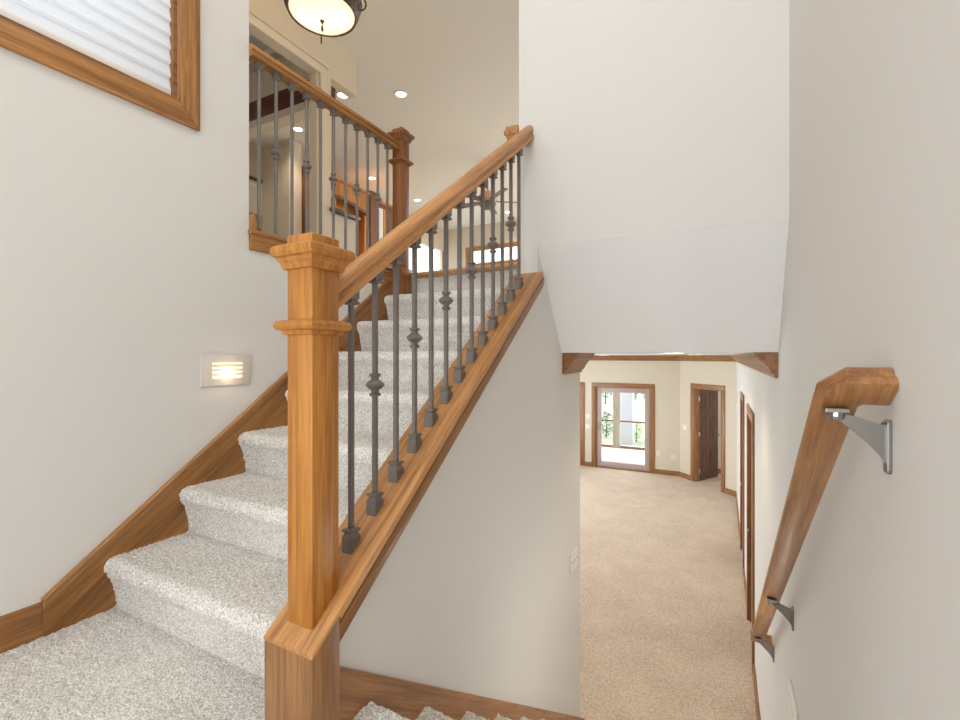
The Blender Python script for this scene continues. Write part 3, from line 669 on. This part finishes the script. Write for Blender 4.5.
can_light(-6.345, 5.433, CZ, 'recessed ceiling light under the dark beam, between the balcony balusters', G, 60)
can_light(-4.933, 5.034, CZ, 'recessed ceiling light seen through the opening over the stone ledge', G, 40)
can_light(-5.048, 11.176, CZ, 'recessed ceiling light beyond the ceiling fan near the far wall', G, 60)
can_light(-8.45, 5.78, CZ, 'recessed ceiling light in the room beyond the kitchen doorway', G, 50)
G2 = 'recessed lights in the lower ceiling'
for x, y, lab in ((-0.32, 3.7, 'recessed light added in the lower ceiling to brighten the foot of the stairs'), (-0.35, 5.4, 'recessed light in the lower ceiling beside the first hallway door'), (-0.35, 7.6, 'recessed light in the lower ceiling midway to the patio door'), (-2.2, 9.8, 'recessed light in the lower ceiling before the patio door')):  # the one nearest the stairs is added to light the lowest steps
    can_light(x, y, ZSOF, lab, G2, 33 if y > 4 else 25, (1.0, 0.83, 0.62))

# ------------------------------------------------------------------ chandelier
cx, cy, cz = -3.02, 2.84, 2.92
ch = thing('pendant_light', (cx, cy, cz - 0.2), 'bowl pendant light with bronze band and scrolls hanging above the balcony railing', 'pendant light')
def ringed(prof, n=48): return lathe(B(), prof, (cx, cy, cz), n)
bm = B(); n = 48
loft(bm, [[(cx + r * math.cos(2 * PI * i / n), cy + r * math.sin(2 * PI * i / n), cz + z) for i in range(n)] for r, z in ((0.268, 0.0), (0.276, -0.006), (0.284, 0.0), (0.306, 0.05), (0.322, 0.12), (0.330, 0.126), (0.320, 0.134), (0.306, 0.12), (0.292, 0.05), (0.268, 0.0))], cap=False)
part('bronze_band', bm, 'bronze', ch)
bm = B(); loft(bm, [[(cx + r * math.cos(2 * PI * i / n), cy + r * math.sin(2 * PI * i / n), cz + z) for i in range(n)] for r, z in ((0.266, 0.01), (0.24, -0.012), (0.19, -0.033), (0.13, -0.048), (0.07, -0.056), (0.02, -0.058))], cap=False)
part('glass_bowl', bm, 'bowl', ch)
bm = lathe(B(), [(0.004, -0.15), (0.010, -0.140), (0.013, -0.128), (0.007, -0.116), (0.012, -0.108), (0.004, -0.10), (0.004, -0.082), (0.010, -0.078), (0.016, -0.068), (0.018, -0.06), (0.01, -0.052)], (cx, cy, cz), 14); part('finial', bm, 'bronze', ch)
for k in range(3):
    a = math.radians(18 + 120 * k); u = Vector((math.cos(a), math.sin(a), 0)); c = Vector((cx, cy, cz))
    pts = [c + u * 0.318 + Vector((0, 0, 0.115)), c + u * 0.345 + Vector((0, 0, 0.115)), c + u * 0.375 + Vector((0, 0, 0.09)), c + u * 0.395 + Vector((0, 0, 0.04))]
    for q in range(9):
        t = q / 8 * 1.6 * PI; rr = 0.042 * (1 - 0.55 * q / 8)
        pts.append(c + u * (0.395 - 0.042 + rr * math.cos(-t)) + Vector((0, 0, 0.02 + rr * math.sin(-t))))
    part('scroll', tube(B(), pts, [0.007] * 4 + [0.007 - 0.0003 * q for q in range(9)], 8), 'bronze', ch)
    part('hanging_rod', tube(B(), [c + u * 0.31 + Vector((0, 0, 0.125)), c + u * 0.02 + Vector((0, 0, 0.50))], 0.005, 8), 'bronze', ch)
part('stem', lathe(B(), [(0.012, 0.46), (0.02, 0.48), (0.02, 0.52), (0.009, 0.54), (0.009, CZ - cz - 0.03)], (cx, cy, cz), 12), 'bronze', ch)
part('canopy', lathe(B(), [(0.012, CZ - cz - 0.04), (0.06, CZ - cz - 0.02), (0.065, CZ - cz)], (cx, cy, cz), 24), 'bronze', ch)
for s in (-1, 1):
    px, py = cx + s * 0.10 * math.cos(TH), cy + s * 0.10 * math.sin(TH)
    part('bulb', lathe(B(), [(0.012, 0.08), (0.022, 0.06), (0.026, 0.045), (0.020, 0.026), (0.006, 0.018)], (px, py, cz), 14), 'can', ch)
    if s > 0:
        l = bpy.data.lights.new('added_uplight', 'POINT'); l.energy = 14; l.color = (1.0, 0.70, 0.38); l.shadow_soft_size = 0.06  # extra lamp added over the bowl to warm the hall walls
        o = bpy.data.objects.new('added_uplight', l); COL.objects.link(o); o.parent = ch; o.location = (0, 0, 0.2 + 0.42)
    l = bpy.data.lights.new('pendant_bulb', 'POINT'); l.energy = 0.8; l.color = (1.0, 0.80, 0.55); l.shadow_soft_size = 0.03
    o = bpy.data.objects.new('pendant_bulb', l); COL.objects.link(o); o.parent = ch; o.location = (px - cx, py - cy, 0.2 + 0.012)

# ------------------------------------------------------------------ upper rooms beyond the balcony
t = thing('door_7', (-4.18, 2.6, ZUP), 'tall painted cased opening in the hall wall beyond the balcony railing', 'opening', kind='structure')
part('head_casing', box(B(), -4.18, -4.155, 1.1, 3.98, 3.32, 3.415, 0.006), 'wallw', t)
part('crown_cap', box(B(), -4.18, -4.135, 1.08, 4.0, 3.415, 3.445, 0.006), 'wallw', t)
part('side_casing', box(B(), -4.18, -4.160, 3.89, 3.98, ZUP, 3.32, 0.004), 'wallw', t)
part('jamb', box(B(), -4.30, -4.18, 3.845, 3.879, ZUP, 3.319), 'wallw', t, False)
solo('beam', box(B(), -7.5, -4.50, 4.28, 4.46, 3.35, 3.63, 0.004), 'cherry', 'dark red-brown wooden beam seen through the balcony balusters', 'beam')
struct('trim_beam', box(B(), -7.5, -4.50, 4.265, 4.47, 3.245, 3.349, 0.004), 'wallw')
struct('trim_above_beam', prism(B(), [(-9.5, 3.631), (-4.50, 3.631), (-4.50, CZ), (-4.31, CZ), (-4.31, 4.10), (-9.5, 4.10)], 'y', 4.30, 4.46), 'wallw')
solo('stone_ledge', box(B(), -4.36, -4.12, 4.05, 4.52, 1.745, 1.79, 0.006), 'slab', 'dark stone ledge on the half wall behind the balcony balusters', 'ledge')
# arched wooden cabinet
ac = thing('arched_cabinet', (-6.7, 6.86, ZUP), 'golden wooden kitchen cabinet with arched valance behind the balcony balusters', 'cabinet')
part('back_panel', box(B(), -6.95, -6.72, 6.40, 7.30, ZUP, 3.10), 'cab', ac, False)
for y0 in (6.40, 7.24): part('side_panel', box(B(), -6.72, -6.50, y0, y0 + 0.06, ZUP, 3.0), 'cab', ac, False)
bm = B(); pts = [(6.40, 3.33), (6.40, 3.06)] + [(6.40 + 0.90 * i / 12, 2.94 + 0.12 * math.cos(PI / 2 * (i / 12) ** 1.3)) for i in range(1, 13)] + [(7.30, 3.33)]
prism(bm, pts, 'x', -6.53, -6.48); part('arched_valance', bm, 'cab', ac, False)
bm = B(); pts2 = [(6.40 + 0.90 * i / 12, 3.06 - 0.12 * (1 - math.cos(PI / 2 * (i / 12) ** 1.3)) ) for i in range(13)]
prism(bm, pts2 + [(a, b - 0.06) for a, b in reversed(pts2)], 'x', -6.53, -6.45); part('arch_trim', bm, 'cabd', ac, False)
part('crown', box(B(), -6.95, -6.42, 6.37, 7.33, 3.33, 3.38, 0.01), 'cab', ac, False)
tc_ = thing('tall_cabinet', (-6.7, 7.5, ZUP), 'tall brown cabinet side right of the arched wooden cabinet', 'cabinet')
part('body', box(B(), -6.9, -6.48, 7.40, 7.60, ZUP, 3.40, 0.004), 'cabd', tc_, False); part('cornice', box(B(), -6.92, -6.46, 7.385, 7.615, 3.40, 3.45, 0.006), 'cabd', tc_, False)
gc = thing('glass_cabinet', (-6.7, 7.9, ZUP), 'wooden cabinet with pale niche between tall cabinet and balcony newel', 'cabinet')
bm = box(B(), -6.9, -6.55, 7.66, 8.30, ZUP, 3.30); part('body', bm, 'cabd', gc, False)
part('pale_door', box(B(), -6.55, -6.53, 7.70, 7.86, 2.2, 3.20, 0.003), 'white', gc, False); part('wood_door', box(B(), -6.55, -6.53, 7.88, 8.02, 2.2, 3.2, 0.003), 'cab', gc, False)
part('dark_door', box(B(), -6.55, -6.53, 8.04, 8.28, 2.2, 3.2, 0.003), 'cabd', gc, False); part('crown', box(B(), -6.92, -6.50, 7.65, 8.32, 3.30, 3.36, 0.008), 'cab', gc, False)
pc = thing('pantry_cabinet', (-6.7, 5.94, ZUP), 'dark brown pantry side panel left of the arched cabinet', 'cabinet')
part('body', box(B(), -6.9, -6.50, 5.88, 6.03, ZUP, 3.40, 0.004), 'cabd', pc, False); part('cornice', box(B(), -6.92, -6.47, 5.86, 6.05, 3.36, 3.43, 0.006), 'cabd', pc, False)
struct('wall_pier', box(B(), -7.5, -6.75, 5.60, 5.86, ZUP, CZ), 'wallw')
hd = thing('door_6', (-7.5, 5.5, ZUP), 'dark-trimmed kitchen doorway at the left end of the balcony view', 'door', kind='structure')
part('head_trim', box(B(), -7.5, -7.47, 4.85, 6.1, 3.17, 3.23, 0.004), 'slab', hd)
wc = thing('wall_cabinet', (-9.2, 6.65, ZUP), 'brown wooden cabinet seen through the kitchen doorway', 'cabinet')
part('body', box(B(), -9.4, -8.95, 6.42, 6.95, ZUP, 3.0), 'cabd', wc, False); part('cornice', box(B(), -9.4, -8.9, 6.38, 6.98, 3.0, 3.07, 0.006), 'cabd', wc, False)
for y0 in (6.45, 6.70): part('door', box(B(), -8.95, -8.93, y0, y0 + 0.22, ZUP + 0.1, 2.9, 0.004), 'cabd', wc, False)

w2 = thing('window_2', (-5.5, 11.9, 2.65), 'oak framed transom window in the far wall of the great room', 'window', kind='structure')
u0, u1, v0, v1 = -6.66, -4.2, 2.70, 3.13
bm = casing(B(), 'y', 11.875, 11.9, u0, u1, v0, v1, 0.09); part('casing', bm, 'oakx', w2)
part('pane', box(B(), u0, u1, 11.96, 11.966, v0, v1), 'glass', w2, False)
bm = box(B(), u0, u1, 11.9, 11.99, v0, v0 + 0.03); box(bm, u0, u1, 11.9, 11.99, v1 - 0.03, v1); box(bm, u0, u0 + 0.03, 11.9, 11.99, v0 + 0.03, v1 - 0.03); part('sash', bm, 'oakx', w2, False)
w3 = thing('window_3', (-7.5, 10.6, 2.0), 'bright tall opening at the left side of the great room', 'window', kind='structure')
part('casing', box(B(), -7.52, -7.48, 11.80, 11.86, ZUP, 3.19, 0.004), 'oakz', w3); part('pane', box(B(), -7.58, -7.57, 9.4, 11.8, ZUP, 3.19), 'glass', w3, False)

# ceiling fan
fx, fy, fz = -4.06, 8.02, 3.02
fan = thing('ceiling_fan', (fx, fy, fz), 'ceiling fan with copper light kit seen between the stair balusters', 'ceiling fan')
part('downrod', lathe(B(), [(0.014, 0.10), (0.014, CZ - fz - 0.05)], (fx, fy, fz), 12), 'steel', fan)
part('canopy', lathe(B(), [(0.03, CZ - fz - 0.09), (0.075, CZ - fz - 0.04), (0.08, CZ - fz)], (fx, fy, fz), 20), 'copper', fan)
part('motor', lathe(B(), [(0.05, -0.03), (0.15, -0.02), (0.20, 0.02), (0.20, 0.08), (0.14, 0.16), (0.04, 0.22)], (fx, fy, fz), 24), 'copper', fan)
part('light_bowl', lathe(B(), [(0.02, -0.16), (0.12, -0.13), (0.17, -0.06), (0.17, -0.035)], (fx, fy, fz), 24), 'steel', fan)
for k in range(5):
    bm = B(); pts = [(0.15, -0.03), (0.22, -0.065), (0.72, -0.075), (0.78, -0.03), (0.78, 0.03), (0.72, 0.075), (0.22, 0.065), (0.15, 0.03)]
    prism(bm, pts, 'z', 0.0, 0.010); xf(bm, Matrix.Translation((fx, fy, fz + 0.0)) @ Matrix.Rotation(math.radians(72 * k + 34), 4, 'Z') @ Matrix.Rotation(0.22, 4, 'X')); part('blade', bm, 'steel', fan, False)

# ------------------------------------------------------------------ outside the patio door
struct('patio_slab', box(B(), -6.0, 1.0, 11.96, 15.2, ZLOW - 0.12, ZLOW - 0.02), 'concrete')
struct('ground', box(B(), -40, 40, 15.2, 80, ZLOW - 0.3, ZLOW - 0.10), 'lawn')
solo('porch_post', box(B(), -3.015, -2.805, 14.6, 14.76, ZLOW - 0.02, 0.2, 0.006), 'timber', 'weathered timber porch post outside the patio door', 'post')
solo('porch_column', box(B(), -2.95, -2.58, 15.55, 15.92, ZLOW - 0.10, 0.4, 0.01), 'grey', 'pale grey square column behind the timber porch post', 'column')
pr_ = thing('porch_screen_frame', (-2.5, 14.68, ZLOW - 0.02), 'thin dark porch rails crossing outside the patio door', 'railing')
part('mid_rail', box(B(), -5.0, -3.02, 14.66, 14.70, -2.05, -2.01), 'cabd', pr_, False); part('mid_rail', box(B(), -2.80, 0.4, 14.66, 14.70, -2.05, -2.01), 'cabd', pr_, False)
part('bottom_rail', box(B(), -5.0, -3.02, 14.64, 14.72, ZLOW - 0.02, ZLOW + 0.05), 'cabd', pr_, False); part('bottom_rail', box(B(), -2.80, 0.4, 14.64, 14.72, ZLOW - 0.02, ZLOW + 0.05), 'cabd', pr_, False)
def foliage(c, rx, rz, n, s, seed):
    rnd = random.Random(seed); bm = B()
    for _ in range(n):
        while True:
            p = Vector((rnd.uniform(-1, 1), rnd.uniform(-1, 1), rnd.uniform(-1, 1)))
            if 0.3 < p.length < 1: break
        q = Vector((c[0] + p.x * rx, c[1] + p.y * rx, c[2] + p.z * rz))
        a = Matrix.Rotation(rnd.uniform(0, 6.28), 3, 'Z') @ Matrix.Rotation(rnd.uniform(-1.2, 1.2), 3, 'X')
        l = [a @ Vector(v) * s * rnd.uniform(0.7, 1.3) for v in ((-0.5, 0, 0), (0, -0.25, 0.05), (0.6, 0, 0), (0, 0.25, 0.05))]
        bm.faces.new([bm.verts.new(q + v) for v in l])
    return bm
def shrub(x, y, w, h, mat, label, seed, cat='shrub', g='shrubs behind the porch', zb=ZLOW - 0.1):
    t = thing(cat if cat != 'tree' else 'tree', (x, y, zb), label, cat, g)
    part('foliage', foliage((x, y, zb + h * (0.52 if cat == 'shrub' else 0.62)), w, h * (0.48 if cat == 'shrub' else 0.4), 700, w * 0.22, seed), mat, t, False)
    bm = tube(B(), [(x, y, zb), (x + 0.02, y, zb + h * 0.6)], [h * 0.03, h * 0.012]); part('stem' if cat == 'shrub' else 'trunk', bm, 'bark', t)
shrub(-3.72, 16.9, 0.32, 0.95, 'leafb', 'bluish shrub left of the timber porch post', 1)
shrub(-2.60, 16.4, 0.22, 0.78, 'leafg', 'low green shrub just right of the grey column', 2)
shrub(-2.12, 16.7, 0.26, 0.95, 'leafg', 'taller green shrub at the right edge of the patio door glass', 3)
for i, (x, y, w, h, lab) in enumerate(((-6.35, 28.6, 0.55, 1.7, 'distant bluish tree left of the porch post'), (-4.65, 27.7, 0.40, 1.15, 'distant bluish tree just right of the grey column'), (-3.80, 28.0, 0.42, 1.35, 'distant bluish tree at the right edge of the patio door glass'))):
    shrub(x, y, w, h, 'leafb', lab, 10 + i, 'tree', 'distant trees beyond the lawn')

# ------------------------------------------------------------------ lift the place so that the lower floor lies at height 0
for o in S.objects:
    if o.parent is None and o.type in ('MESH', 'EMPTY'): o.location.z += ZO
